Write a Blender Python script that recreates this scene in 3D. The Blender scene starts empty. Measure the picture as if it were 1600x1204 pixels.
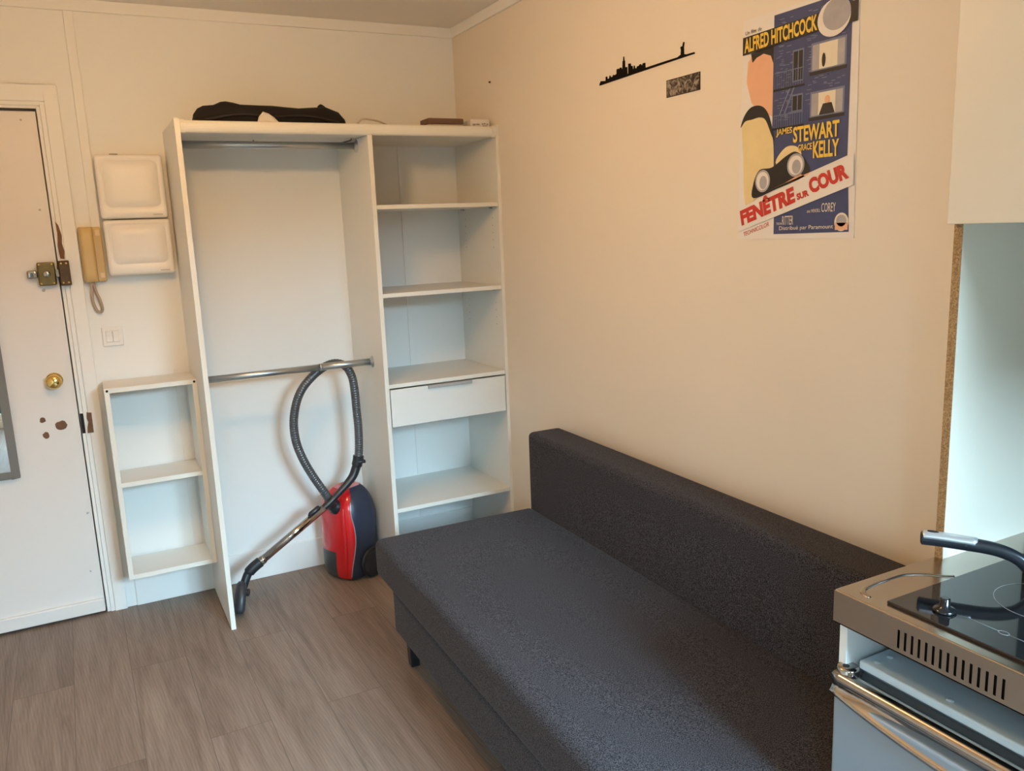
import bpy, bmesh, math, random
from mathutils import Vector, Matrix
random.seed(7)
S = bpy.context.scene
COL = S.collection

# ------------------------------------------------------------------ camera
F_PX, YAW, PITCH, ROLL = 1286.69, 0.4728, -0.1902, -0.0401
CAM = Vector((-1.6417, -3.6856, 1.5258))
fwd = Vector((math.sin(YAW) * math.cos(PITCH), math.cos(YAW) * math.cos(PITCH), math.sin(PITCH)))
r0 = Vector((math.cos(YAW), -math.sin(YAW), 0))
u0 = r0.cross(fwd)
rt = r0 * math.cos(ROLL) + u0 * math.sin(ROLL)
up = u0 * math.cos(ROLL) - r0 * math.sin(ROLL)
cd = bpy.data.cameras.new('camera')
cd.sensor_fit = 'HORIZONTAL'
cd.sensor_width = 36.0
cd.lens = F_PX / 1600 * 36.0
cd.clip_start = 0.02
cam = bpy.data.objects.new('camera', cd)
COL.objects.link(cam)
M = Matrix((rt, up, -fwd)).transposed().to_4x4()
M.translation = CAM
cam.matrix_world = M
S.camera = cam

# ------------------------------------------------------------------ world, light, exposure
S.view_settings.view_transform = 'Standard'
S.view_settings.look = 'None'
S.view_settings.exposure = 0.09
S.view_settings.gamma = 1.0
S.view_settings.use_curve_mapping = False
W = bpy.data.worlds.new('sky')
S.world = W
W.use_nodes = True
bg = W.node_tree.nodes['Background']
bg.inputs[0].default_value = (0.55, 0.74, 1.0, 1)
bg.inputs[1].default_value = 0.12


def area(name, loc, target, sx, sy, power, color):
    d = bpy.data.lights.new(name, 'AREA')
    d.shape = 'RECTANGLE'
    d.size, d.size_y, d.energy, d.color = sx, sy, power, color
    o = bpy.data.objects.new(name, d)
    COL.objects.link(o)
    o.location = loc
    o.rotation_euler = (Vector(target) - Vector(loc)).to_track_quat('-Z', 'Y').to_euler()
    return o


# open sky above the houses across the street, seen by the room through its window
area('sky_daylight', (0.65, -8.2, 4.2), (-0.2, -4.5, 1.3), 4.7, 3.6, 6700, (0.49, 0.76, 1.0))
area('sky_daylight', (-4.4, -8.4, 4.0), (-2.2, -4.5, 1.2), 2.6, 3.2, 1000, (0.52, 0.77, 1.0))
LAMP_WATT = 128.0      # strength of the pendant's opal globe
LAMP_COL = (1.0, 0.59, 0.25)

# ------------------------------------------------------------------ materials
MATS = {}


def nodes_of(name):
    m = bpy.data.materials.new(name)
    m.use_nodes = True
    nt = m.node_tree
    return m, nt, nt.nodes['Principled BSDF']


def mat(name, col, rough=0.5, metal=0.0, spec=0.5, var=0.04, scale=6.0, bump=0.0, bscale=200.0, stretch=None, coat=0.0):
    if name in MATS:
        return MATS[name]
    m, nt, b = nodes_of(name)
    N, L = nt.nodes, nt.links
    tc = N.new('ShaderNodeTexCoord')
    mp = N.new('ShaderNodeMapping')
    if stretch:
        mp.inputs['Scale'].default_value = stretch
    L.new(tc.outputs['Object'], mp.inputs[0])
    n = N.new('ShaderNodeTexNoise')
    n.inputs['Scale'].default_value = scale
    n.inputs['Detail'].default_value = 4
    L.new(mp.outputs[0], n.inputs['Vector'])
    mx = N.new('ShaderNodeMix')
    mx.data_type = 'RGBA'
    mx.inputs['A'].default_value = (*[max(0, c * (1 - var)) for c in col], 1)
    mx.inputs['B'].default_value = (*[min(1, c * (1 + var)) for c in col], 1)
    L.new(n.outputs['Fac'], mx.inputs['Factor'])
    L.new(mx.outputs['Result'], b.inputs['Base Color'])
    b.inputs['Roughness'].default_value = rough
    b.inputs['Metallic'].default_value = metal
    b.inputs['Specular IOR Level'].default_value = spec
    b.inputs['Coat Weight'].default_value = coat
    if bump:
        n2 = N.new('ShaderNodeTexNoise')
        n2.inputs['Scale'].default_value = bscale
        n2.inputs['Detail'].default_value = 3
        L.new(mp.outputs[0], n2.inputs['Vector'])
        bp = N.new('ShaderNodeBump')
        bp.inputs['Strength'].default_value = bump
        bp.inputs['Distance'].default_value = 0.003
        L.new(n2.outputs['Fac'], bp.inputs['Height'])
        L.new(bp.outputs[0], b.inputs['Normal'])
    MATS[name] = m
    return m


def mat_emit(name, col, strength):
    m, nt, b = nodes_of(name)
    b.inputs['Base Color'].default_value = (0.9, 0.88, 0.84, 1)
    b.inputs['Emission Color'].default_value = (*col, 1)
    b.inputs['Emission Strength'].default_value = strength
    return m


def mat_glass():
    m, nt, b = nodes_of('window_glass')
    N, L = nt.nodes, nt.links
    t = N.new('ShaderNodeBsdfTransparent')
    t.inputs[0].default_value = (0.95, 0.97, 0.96, 1)
    g = N.new('ShaderNodeBsdfGlossy')
    g.inputs['Roughness'].default_value = 0.02
    fr = N.new('ShaderNodeFresnel')
    fr.inputs[0].default_value = 1.2
    mx = N.new('ShaderNodeMixShader')
    L.new(fr.outputs[0], mx.inputs[0])
    L.new(t.outputs[0], mx.inputs[1])
    L.new(g.outputs[0], mx.inputs[2])
    L.new(mx.outputs[0], N['Material Output'].inputs['Surface'])
    return m


def mat_floor():
    m, nt, b = nodes_of('oak_laminate')
    N, L = nt.nodes, nt.links
    tc = N.new('ShaderNodeTexCoord')
    rot = N.new('ShaderNodeMapping')
    rot.inputs['Rotation'].default_value = (0, 0, math.radians(-0.8))
    L.new(tc.outputs['Object'], rot.inputs[0])
    sp = N.new('ShaderNodeSeparateXYZ')
    L.new(rot.outputs[0], sp.inputs[0])

    def math_(op, a, bb):
        n = N.new('ShaderNodeMath')
        n.operation = op
        for i, v in enumerate((a, bb)):
            if isinstance(v, (int, float)):
                n.inputs[i].default_value = v
            else:
                L.new(v, n.inputs[i])
        return n.outputs[0]
    uu = math_('ADD', sp.outputs['Y'], 0.56 + 0.595 + 11.9)
    vv = math_('ADD', sp.outputs['X'], 1.662 + 3.72)
    cb = N.new('ShaderNodeCombineXYZ')
    L.new(uu, cb.inputs[0])
    L.new(vv, cb.inputs[1])
    br = N.new('ShaderNodeTexBrick')
    br.offset = 0.5
    br.inputs['Scale'].default_value = 1.0
    br.inputs['Brick Width'].default_value = 1.19
    br.inputs['Row Height'].default_value = 0.186
    br.inputs['Mortar Size'].default_value = 0.0012
    br.inputs['Mortar Smooth'].default_value = 0.3
    br.inputs['Bias'].default_value = 0.0
    br.inputs['Color1'].default_value = (0.0, 0.0, 0.0, 1)
    br.inputs['Color2'].default_value = (1.0, 1.0, 1.0, 1)
    br.inputs['Mortar'].default_value = (0.5, 0.5, 0.5, 1)
    L.new(cb.outputs[0], br.inputs['Vector'])
    # each board gets its own slice of the grain
    off = N.new('ShaderNodeCombineXYZ')
    sh = math_('MULTIPLY', br.outputs['Color'], 7.3)
    L.new(sh, off.inputs[2])
    va = N.new('ShaderNodeVectorMath')
    va.operation = 'ADD'
    L.new(cb.outputs[0], va.inputs[0])
    L.new(off.outputs[0], va.inputs[1])
    mp = N.new('ShaderNodeMapping')
    mp.inputs['Scale'].default_value = (1.3, 15.0, 1.0)
    L.new(va.outputs[0], mp.inputs[0])
    g1 = N.new('ShaderNodeTexNoise')
    g1.inputs['Scale'].default_value = 1.6
    g1.inputs['Detail'].default_value = 8
    g1.inputs['Roughness'].default_value = 0.62
    g1.inputs['Distortion'].default_value = 0.9
    L.new(mp.outputs[0], g1.inputs['Vector'])
    mp2 = N.new('ShaderNodeMapping')
    mp2.inputs['Scale'].default_value = (3.0, 95.0, 1.0)
    L.new(va.outputs[0], mp2.inputs[0])
    g2 = N.new('ShaderNodeTexNoise')
    g2.inputs['Scale'].default_value = 1.5
    g2.inputs['Detail'].default_value = 3
    L.new(mp2.outputs[0], g2.inputs['Vector'])
    mp3 = N.new('ShaderNodeMapping')
    mp3.inputs['Scale'].default_value = (1.0, 6.0, 1.0)
    L.new(va.outputs[0], mp3.inputs[0])
    g3 = N.new('ShaderNodeTexWave')
    g3.wave_type = 'RINGS'
    g3.rings_direction = 'Z'
    g3.inputs['Scale'].default_value = 6.0
    g3.inputs['Distortion'].default_value = 5.0
    g3.inputs['Detail'].default_value = 2.0
    g3.inputs['Detail Scale'].default_value = 1.2
    L.new(mp3.outputs[0], g3.inputs['Vector'])
    cr = N.new('ShaderNodeValToRGB')
    cr.color_ramp.elements[0].position = 0.30
    cr.color_ramp.elements[0].color = (0.150, 0.100, 0.073, 1)
    cr.color_ramp.elements[1].position = 0.72
    cr.color_ramp.elements[1].color = (0.315, 0.240, 0.188, 1)
    s1 = math_('MULTIPLY', g1.outputs['Fac'], 0.68)
    s2 = math_('MULTIPLY', g2.outputs['Fac'], 0.24)
    s3 = math_('MULTIPLY', g3.outputs['Fac'], 0.08)
    L.new(math_('ADD', math_('ADD', s1, s2), s3), cr.inputs[0])
    tone = math_('ADD', math_('MULTIPLY', br.outputs['Color'], 0.22), 0.89)
    hv = N.new('ShaderNodeMix')
    hv.data_type = 'RGBA'
    hv.blend_type = 'MULTIPLY'
    hv.inputs['Factor'].default_value = 1
    L.new(cr.outputs[0], hv.inputs['A'])
    L.new(tone, hv.inputs['B'])
    gr = N.new('ShaderNodeMix')
    gr.data_type = 'RGBA'
    L.new(br.outputs['Fac'], gr.inputs['Factor'])
    L.new(hv.outputs['Result'], gr.inputs['A'])
    gr.inputs['B'].default_value = (0.13, 0.09, 0.065, 1)
    L.new(gr.outputs['Result'], b.inputs['Base Color'])
    b.inputs['Roughness'].default_value = 0.5
    b.inputs['Specular IOR Level'].default_value = 0.35
    bp = N.new('ShaderNodeBump')
    bp.inputs['Strength'].default_value = 0.12
    bp.inputs['Distance'].default_value = 0.002
    L.new(g2.outputs['Fac'], bp.inputs['Height'])
    L.new(bp.outputs[0], b.inputs['Normal'])
    return m


def mat_fabric(name, dark, light):
    m, nt, b = nodes_of(name)
    N, L = nt.nodes, nt.links
    tc = N.new('ShaderNodeTexCoord')
    n = N.new('ShaderNodeTexNoise')
    n.inputs['Scale'].default_value = 430
    n.inputs['Detail'].default_value = 1
    L.new(tc.outputs['Object'], n.inputs['Vector'])
    cr = N.new('ShaderNodeValToRGB')
    cr.color_ramp.elements[0].position = 0.36
    cr.color_ramp.elements[0].color = (*dark, 1)
    cr.color_ramp.elements[1].position = 0.66
    cr.color_ramp.elements[1].color = (*light, 1)
    L.new(n.outputs['Fac'], cr.inputs[0])
    L.new(cr.outputs[0], b.inputs['Base Color'])
    b.inputs['Roughness'].default_value = 0.95
    b.inputs['Specular IOR Level'].default_value = 0.15
    b.inputs['Sheen Weight'].default_value = 0.06
    b.inputs['Sheen Roughness'].default_value = 0.5
    bp = N.new('ShaderNodeBump')
    bp.inputs['Strength'].default_value = 0.5
    bp.inputs['Distance'].default_value = 0.002
    L.new(n.outputs['Fac'], bp.inputs['Height'])
    L.new(bp.outputs[0], b.inputs['Normal'])
    return m


def mat_speckle(name, c1, c2, c3, scale):
    m, nt, b = nodes_of(name)
    N, L = nt.nodes, nt.links
    tc = N.new('ShaderNodeTexCoord')
    n = N.new('ShaderNodeTexVoronoi')
    n.inputs['Scale'].default_value = scale
    L.new(tc.outputs['Object'], n.inputs['Vector'])
    cr = N.new('ShaderNodeValToRGB')
    cr.color_ramp.elements[0].color = (*c1, 1)
    cr.color_ramp.elements[1].color = (*c3, 1)
    e = cr.color_ramp.elements.new(0.5)
    e.color = (*c2, 1)
    L.new(n.outputs['Color'], cr.inputs[0])
    L.new(cr.outputs[0], b.inputs['Base Color'])
    b.inputs['Roughness'].default_value = 0.85
    return m


def mat_print():
    """An old brown-and-white print: vertical figures-like blots, no picture in particular."""
    m, nt, b = nodes_of('sepia_print')
    N, L = nt.nodes, nt.links
    tc = N.new('ShaderNodeTexCoord')
    mp = N.new('ShaderNodeMapping')
    mp.inputs['Scale'].default_value = (1, 48, 42)
    L.new(tc.outputs['Object'], mp.inputs[0])
    n = N.new('ShaderNodeTexNoise')
    n.inputs['Scale'].default_value = 1.0
    n.inputs['Detail'].default_value = 3
    n.inputs['Distortion'].default_value = 2.0
    L.new(mp.outputs[0], n.inputs['Vector'])
    cr = N.new('ShaderNodeValToRGB')
    cr.color_ramp.elements[0].position = 0.42
    cr.color_ramp.elements[0].color = (0.022, 0.014, 0.010, 1)
    cr.color_ramp.elements[1].position = 0.68
    cr.color_ramp.elements[1].color = (0.40, 0.33, 0.26, 1)
    L.new(n.outputs['Fac'], cr.inputs[0])
    L.new(cr.outputs[0], b.inputs['Base Color'])
    b.inputs['Roughness'].default_value = 0.5
    return m


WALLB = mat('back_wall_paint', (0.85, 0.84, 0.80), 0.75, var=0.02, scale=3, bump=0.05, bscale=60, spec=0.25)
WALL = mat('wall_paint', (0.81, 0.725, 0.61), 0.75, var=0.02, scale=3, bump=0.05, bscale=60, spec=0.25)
CEIL = mat('ceiling_paint', (0.86, 0.81, 0.74), 0.85, var=0.02, spec=0.2)
TRIM = mat('trim_paint', (0.85, 0.83, 0.785), 0.5, var=0.02, spec=0.35)
DOORP = mat('door_paint', (0.79, 0.735, 0.68), 0.5, var=0.03, scale=3, bump=0.03, bscale=25)
WHITE = mat('white_melamine', (0.80, 0.785, 0.73), 0.42, var=0.015)
EDGE = mat('cream_edging', (0.82, 0.79, 0.70), 0.35, var=0.02)
FLOOR = mat_floor()
SOFA = mat_fabric('charcoal_fabric', (0.006, 0.0055, 0.006), (0.082, 0.075, 0.085))
BLACK = mat('black_plastic', (0.018, 0.019, 0.022), 0.35)
DARK = mat('dark_gap', (0.01, 0.009, 0.008), 0.8)
CHROME = mat('chrome', (0.46, 0.43, 0.40), 0.10, metal=1.0, var=0.02)
ZINC = mat('brushed_zinc', (0.52, 0.55, 0.57), 0.38, metal=1.0, var=0.05, scale=30)
STEEL = mat('stainless_steel', (0.47, 0.425, 0.375), 0.20, metal=1.0, var=0.08, scale=8, bump=0.06, bscale=11)
BRASS = mat('polished_brass', (0.86, 0.62, 0.22), 0.14, metal=1.0, var=0.03)
OLDBRASS = mat('tarnished_brass', (0.17, 0.125, 0.05), 0.42, metal=0.85, var=0.35, scale=40)
RUST = mat('bare_brown_wood', (0.17, 0.085, 0.045), 0.85, var=0.4, scale=60)
IVORY = mat('aged_ivory_plastic', (0.62, 0.44, 0.19), 0.38, var=0.06, scale=12)
CORD = mat('dusty_cord', (0.44, 0.33, 0.25), 0.6)
PLASTIC = mat('white_plastic', (0.84, 0.80, 0.74), 0.35, var=0.02)
GREYF = mat('grey_frame', (0.19, 0.175, 0.155), 0.5)
MIRROR = mat('mirror_glass', (0.85, 0.87, 0.86), 0.01, metal=1.0, var=0.0)
RED = mat('red_gloss_plastic', (0.62, 0.008, 0.012), 0.22, var=0.03, coat=0.5)
NAVY = mat('dark_blue_plastic', (0.024, 0.030, 0.052), 0.40, var=0.05)
HOSE = mat('grey_hose', (0.075, 0.075, 0.078), 0.26, spec=0.8)
BAG = mat('dark_bag_cloth', (0.007, 0.004, 0.003), 0.85, var=0.3, scale=25, bump=0.4, bscale=60)
CHIP = mat_speckle('raw_chipboard', (0.20, 0.105, 0.045), (0.36, 0.21, 0.09), (0.52, 0.33, 0.16), 380)
GLASSK = mat('black_ceramic_glass', (0.010, 0.010, 0.011), 0.05, spec=0.8)
GLASSM = mat('ring_print', (0.22, 0.22, 0.22), 0.4)
FRIDGE = mat('fridge_grey', (0.26, 0.32, 0.38), 0.4, var=0.02)
FRTOP = mat('fridge_top_blue_grey', (0.50, 0.66, 0.78), 0.38, var=0.03)
PANELW = mat('kitchen_white', (0.76, 0.67, 0.55), 0.4, var=0.015)
CABW = mat('cabinet_front_white', (0.77, 0.68, 0.55), 0.45, var=0.01)
SPLASH = mat('dark_splashback', (0.035, 0.04, 0.03), 0.3, var=0.3, scale=12)
SILVER = mat('silver_plastic', (0.62, 0.64, 0.67), 0.3, metal=0.7)
BROWN = mat('brown_card', (0.16, 0.085, 0.055), 0.7)
PAPER = mat('poster_paper', (0.80, 0.745, 0.69), 0.6, var=0.01)

# ------------------------------------------------------------------ mesh building
BASE = {}


class MB:
    def __init__(s):
        s.v, s.f, s.m, s.s = [], [], [], []

    def add(s, vs, fs, m=0, smooth=False):
        k = len(s.v)
        s.v += [tuple(p) for p in vs]
        for f in fs:
            s.f.append([k + i for i in f])
            s.m.append(m)
            s.s.append(smooth)
        return s

    def box(s, x0, x1, y0, y1, z0, z1, m=0):
        v = [(x, y, z) for x in (x0, x1) for y in (y0, y1) for z in (z0, z1)]
        return s.add(v, [(0, 1, 3, 2), (4, 6, 7, 5), (0, 4, 5, 1), (2, 3, 7, 6), (0, 2, 6, 4), (1, 5, 7, 3)], m)

    def prism(s, pts, fn, a, b, m=0):
        """extrude a 2-D outline; fn(u, v, w) places it."""
        n = len(pts)
        v = [fn(p[0], p[1], a) for p in pts] + [fn(p[0], p[1], b) for p in pts]
        f = [list(range(n))[::-1], list(range(n, 2 * n))]
        f += [(i, (i + 1) % n, n + (i + 1) % n, n + i) for i in range(n)]
        return s.add(v, f, m)

    def loft(s, rings, m=0, caps=True, smooth=True, closed=False):
        n = len(rings[0])
        v = [p for r in rings for p in r]
        f = []
        R = len(rings)
        for k in range(R if closed else R - 1):
            a, b = k * n, ((k + 1) % R) * n
            f += [(a + i, a + (i + 1) % n, b + (i + 1) % n, b + i) for i in range(n)]
        s.add(v, f, m, smooth)
        if caps and not closed:
            s.add(rings[0], [list(range(n))[::-1]], m)
            s.add(rings[-1], [list(range(n))], m)
        return s

    def tube(s, path, r, n=12, m=0, closed=False, caps=True):
        P = [Vector(p) for p in path]
        K = len(P)
        rad = r if isinstance(r, (list, tuple)) else [r] * K
        rings = []
        nrm = None
        for i in range(K):
            if closed:
                t = P[(i + 1) % K] - P[i - 1]
            else:
                t = P[min(i + 1, K - 1)] - P[max(i - 1, 0)]
            t.normalize()
            if nrm is None:
                nrm = t.orthogonal().normalized()
            nrm = (nrm - t * nrm.dot(t)).normalized()
            bi = t.cross(nrm)
            rings.append([P[i] + (nrm * math.cos(a) + bi * math.sin(a)) * rad[i]
                          for a in [2 * math.pi * j / n for j in range(n)]])
        return s.loft(rings, m, caps, True, closed)

    def lathe(s, prof, o, axis, n=24, m=0):
        ax = Vector(axis).normalized()
        e1 = ax.orthogonal().normalized()
        e2 = ax.cross(e1)
        o = Vector(o)
        rings = [[o + ax * h + (e1 * math.cos(a) + e2 * math.sin(a)) * max(r, 1e-5)
                  for a in [2 * math.pi * j / n for j in range(n)]] for r, h in prof]
        return s.loft(rings, m, True, True)

    def rbox(s, x0, x1, y0, y1, z0, z1, r, m=0, n=8, k=3, puff=(0, 0, 0), fn=None):
        """rounded (and optionally puffed) box"""
        c = Vector(((x0 + x1) / 2, (y0 + y1) / 2, (z0 + z1) / 2))
        h = Vector(((x1 - x0) / 2, (y1 - y0) / 2, (z1 - z0) / 2))
        r = min(r, min(h) * 0.98)

        def coords(hh):
            q = [-hh + r * (1 - math.cos(math.pi / 2 * i / k)) for i in range(k)]
            mid = [-(hh - r) + 2 * (hh - r) * i / n for i in range(n + 1)]
            return q + mid + [-x for x in q[::-1]]
        cs = [coords(h[i]) for i in range(3)]

        def place(p):
            q = Vector([max(-(h[i] - r), min(h[i] - r, p[i])) for i in range(3)])
            d = p - q
            if d.length > 1e-9:
                # cube-surface offset pushed out onto the rounded edge
                p = q + d.normalized() * r
            g = [1 - (p[i] / h[i]) ** 2 for i in range(3)]
            w = Vector(p)
            for i in range(3):
                j, l = (i + 1) % 3, (i + 2) % 3
                w[i] += puff[i] * (p[i] / h[i]) * max(0, g[j]) ** .6 * max(0, g[l]) ** .6
            w += c
            return fn(w) if fn else w
        for ax in range(3):
            a, b = (ax + 1) % 3, (ax + 2) % 3
            for sgn in (-1, 1):
                A, B = cs[a], cs[b]
                vs = []
                for ua in A:
                    for ub in B:
                        p = Vector((0, 0, 0))
                        p[ax], p[a], p[b] = sgn * h[ax], ua, ub
                        vs.append(place(p))
                nb = len(B)
                fs = []
                for i in range(len(A) - 1):
                    for j in range(nb - 1):
                        q = (i * nb + j, (i + 1) * nb + j, (i + 1) * nb + j + 1, i * nb + j + 1)
                        fs.append(q if sgn > 0 else q[::-1])
                s.add(vs, fs, m, True)
        return s

    def build(s, name, mats, parent=None, bevel=0.0, seg=2, merge=True):
        base = BASE.get(parent.name, Vector((0, 0, 0))) if parent else Vector((0, 0, 0))
        me = bpy.data.meshes.new(name)
        me.from_pydata([tuple(Vector(p) - base) for p in s.v], [], s.f)
        me.update()
        for mm in (mats if isinstance(mats, (list, tuple)) else [mats]):
            me.materials.append(mm)
        for p, mi, sm in zip(me.polygons, s.m, s.s):
            p.material_index = mi
            p.use_smooth = sm
        bm = bmesh.new()
        bm.from_mesh(me)
        if merge:
            bmesh.ops.remove_doubles(bm, verts=bm.verts, dist=1e-6)
        bmesh.ops.recalc_face_normals(bm, faces=bm.faces)
        bm.to_mesh(me)
        bm.free()
        o = bpy.data.objects.new(name, me)
        COL.objects.link(o)
        if parent:
            o.parent = parent
            BASE[o.name] = base
        if bevel:
            b = o.modifiers.new('bevel', 'BEVEL')
            b.width, b.segments, b.limit_method, b.angle_limit = bevel, seg, 'ANGLE', math.radians(50)
            b.harden_normals = False
        return o


def thing(name, loc, label, cat, group=None, rot=0.0):
    o = bpy.data.objects.new(name, None)
    o.empty_display_size = 0.05
    COL.objects.link(o)
    b = Vector(loc)
    BASE[o.name] = b
    o.location = Matrix.Rotation(rot, 3, 'Z') @ b
    o.rotation_euler = (0, 0, rot)
    o['label'], o['category'] = label, cat
    if group:
        o['group'] = group
    return o


def tag(o, label, cat, group=None):
    o['label'], o['category'] = label, cat
    if group:
        o['group'] = group
    return o


def struct(o):
    o['kind'] = 'structure'
    return o


def frame(name, loc):
    o = bpy.data.objects.new(name, None)
    o.empty_display_size = 0.05
    COL.objects.link(o)
    o.location = loc
    BASE[o.name] = Vector(loc)
    return struct(o)


def smooth_path(P, per=8):
    P = [Vector(p) for p in P]
    out = []
    for i in range(len(P) - 1):
        a, b, c, d = P[max(i - 1, 0)], P[i], P[i + 1], P[min(i + 2, len(P) - 1)]
        for k in range(per):
            t = k / per
            out.append(0.5 * ((2 * b) + (c - a) * t + (2 * a - 5 * b + 4 * c - d) * t * t + (3 * b - 3 * c + d - a) * t ** 3))
    out.append(P[-1])
    return out


def resample(P, step):
    out = [P[0]]
    acc = 0.0
    for a, b in zip(P, P[1:]):
        L = (b - a).length
        if L < 1e-9:
            continue
        pos = step - acc
        while pos <= L:
            out.append(a + (b - a) * (pos / L))
            pos += step
        acc = L - (pos - step)
    return out


# ------------------------------------------------------------------ room shell
XL, YF, ZC = -2.70, -4.5, 2.429
XW = 0.006
struct(MB().box(XL, XW, YF, 0.06, -0.1, 0).build('floor', FLOOR))
struct(MB().box(XL, XW, YF, 0.06, ZC, ZC + 0.1).build('ceiling', CEIL))
DX0, DX1, DH = -2.56, -1.716, 2.031
w = MB()
w.box(XL, XW, 0.06, 0.2, 0, ZC)
w.box(XL, DX0, 0, 0.06, 0, ZC)
w.box(DX0, DX1, 0, 0.06, DH, ZC)
w.box(DX1, XW, 0, 0.06, 0, ZC)
struct(w.build('wall_back', WALLB, merge=False))
struct(MB().box(XW, XW + 0.12, YF, 0.2, 0, ZC).build('wall_right', WALL))
struct(MB().box(XL - 0.12, XL, YF, 0.2, 0, ZC).build('wall_left', WALL))
W1 = (-0.97, -0.06, 0.92, 2.22)
W2 = (-2.60, -1.90, 0.06, 2.20)
w = MB()
a, b = YF - 0.14, YF
w.box(XL - 0.12, W2[0], a, b, 0, ZC)
w.box(W2[0], W2[1], a, b, 0, W2[2])
w.box(W2[0], W2[1], a, b, W2[3], ZC)
w.box(W2[1], W1[0], a, b, 0, ZC)
w.box(W1[0], W1[1], a, b, 0, W1[2])
w.box(W1[0], W1[1], a, b, W1[3], ZC)
w.box(W1[1], XW + 0.12, a, b, 0, ZC)
struct(w.build('wall_front', WALL, merge=False))
GL = mat_glass()
for nm, (x0, x1, z0, z1) in (('window_1', W1), ('window_2', W2)):
    fr = frame(nm, ((x0 + x1) / 2, YF - 0.07, z0))
    ya, yb = YF - 0.10, YF - 0.05
    t = 0.05
    g = MB()
    g.box(x0, x0 + t, ya, yb, z0, z1).box(x1 - t, x1, ya, yb, z0, z1)
    g.box(x0 + t, x1 - t, ya, yb, z0, z0 + t).box(x0 + t, x1 - t, ya, yb, z1 - t, z1)
    xm = (x0 + x1) / 2
    g.box(xm - 0.04, xm + 0.04, ya, yb, z0 + t, z1 - t)
    g.build('window_frame', TRIM, fr)
    for xa, xb in ((x0 + t, xm - 0.04), (xm + 0.04, x1 - t)):
        MB().box(xa, xb, YF - 0.078, YF - 0.074, z0 + t, z1 - t).build('pane', GL, fr)
# outside the glazed door: a pale balcony slab with a dark hedge on it
struct(MB().box(-3.4, -0.9, -5.6, YF - 0.14, -0.12, -0.02).build('balcony_floor', mat('pale_concrete', (0.75, 0.76, 0.77), 0.8)))
hd = MB()
hd.rbox(-3.3, -1.2, -5.55, -5.15, -0.02, 0.95, 0.1, n=14, fn=lambda p: p + Vector((random.uniform(-.02, .02), random.uniform(-.03, .03), random.uniform(-.03, .03) if p.z > 0.05 else 0)))
tag(hd.build('hedge', mat('dark_leaves', (0.02, 0.05, 0.02), 0.8, var=0.6, scale=40), merge=False),
    'dark green hedge on the balcony, seen only in the door mirror', 'hedge')

# cornice, battens, skirting
struct(MB().box(XL, XW, -0.012, 0, 2.386, ZC).build('trim_1', TRIM, bevel=0.002))
struct(MB().box(-0.006, XW, YF, -0.012, 2.386, ZC).build('trim_2', TRIM, bevel=0.002))
tb = MB()
tb.prism([(-1.585, 2.386), (-1.552, 2.386), (-1.552, 1.42), (-1.585, 1.42)], lambda u, v, ww: (u, ww, v), -0.010, 0)
struct(tb.build('trim_3', TRIM, bevel=0.002))
struct(MB().box(-1.345, -1.312, -0.004, 0, 0.134, 1.0).build('trim_4', TRIM, bevel=0.001))
struct(MB().box(-0.297, -0.281, -0.004, 0, 0.134, 1.95).build('trim_5', TRIM, bevel=0.001))
struct(MB().box(-1.600, -0.02, -0.009, 0, 0, 0.134).build('baseboard_back', TRIM, bevel=0.003))
struct(MB().box(-0.009, XW, -2.70, -0.5, 0, 0.134).build('baseboard_right', TRIM, bevel=0.003))
nail = MB().lathe([(0.004, 0), (0.004, 0.006), (0.002, 0.008)], (XW, -0.374, 2.135), (-1, 0, 0), 10)
tag(nail.build('nail', OLDBRASS), 'small nail in the right wall near the ceiling corner', 'nail')

# door casing: flat outer board, then two stepped mouldings towards the door
cs = frame('trim_6', (-1.66, 0, 0))


def casing(name, x_in, x_out, z_in, z_out, y0, y1):
    g = MB()
    g.box(x_in, x_out, y0, y1, 0, z_out)
    g.box(-2.6, x_in, y0, y1, z_in, z_out)
    return g.build(name, TRIM, cs, bevel=0.003)


casing('architrave', -1.686, -1.638, 2.056, 2.116, -0.016, 0)
casing('inner_moulding', -1.703, -1.686, 2.041, 2.056, -0.010, 0.03)
casing('door_stop', -1.716, -1.703, 2.031, 2.041, -0.004, 0.03)
# where a lock once sat: bare wood recess in the casing, chipped paint above the bolt keeper
MB().prism([(-1.696, 0.776), (-1.674, 0.776), (-1.673, 0.858), (-1.690, 0.860), (-1.692, 0.835), (-1.688, 0.82), (-1.694, 0.80)],
           lambda u, v, ww: (u, ww, v), -0.0172, -0.010).build('bare_wood_patch', RUST, cs)
MB().box(-1.7155, -1.7035, -0.0046, -0.003, 0.775, 0.857).build('lock_pocket', DARK, cs)
MB().prism([(-1.706, 1.475), (-1.692, 1.47), (-1.688, 1.50), (-1.693, 1.53), (-1.690, 1.56), (-1.697, 1.60), (-1.706, 1.615), (-1.704, 1.57), (-1.709, 1.52)],
           lambda u, v, ww: (u, ww, v), -0.0108, -0.004).build('bare_wood_patch', RUST, cs)
kp = MB()
kp.box(-1.716, -1.678, -0.046, -0.0165, 1.371, 1.466)
kp = kp.build('bolt_keeper', mat('brown_metal', (0.10, 0.06, 0.03), 0.45, metal=0.7, var=0.4, scale=40), cs, bevel=0.004)
for zz in (1.382, 1.455):
    for xx in (-1.706, -1.688):
        MB().lathe([(0.004, 0), (0.004, 0.002), (0.002, 0.003)], (xx, -0.046, zz), (0, -1, 0), 10).build('screw', BRASS, kp)

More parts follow.
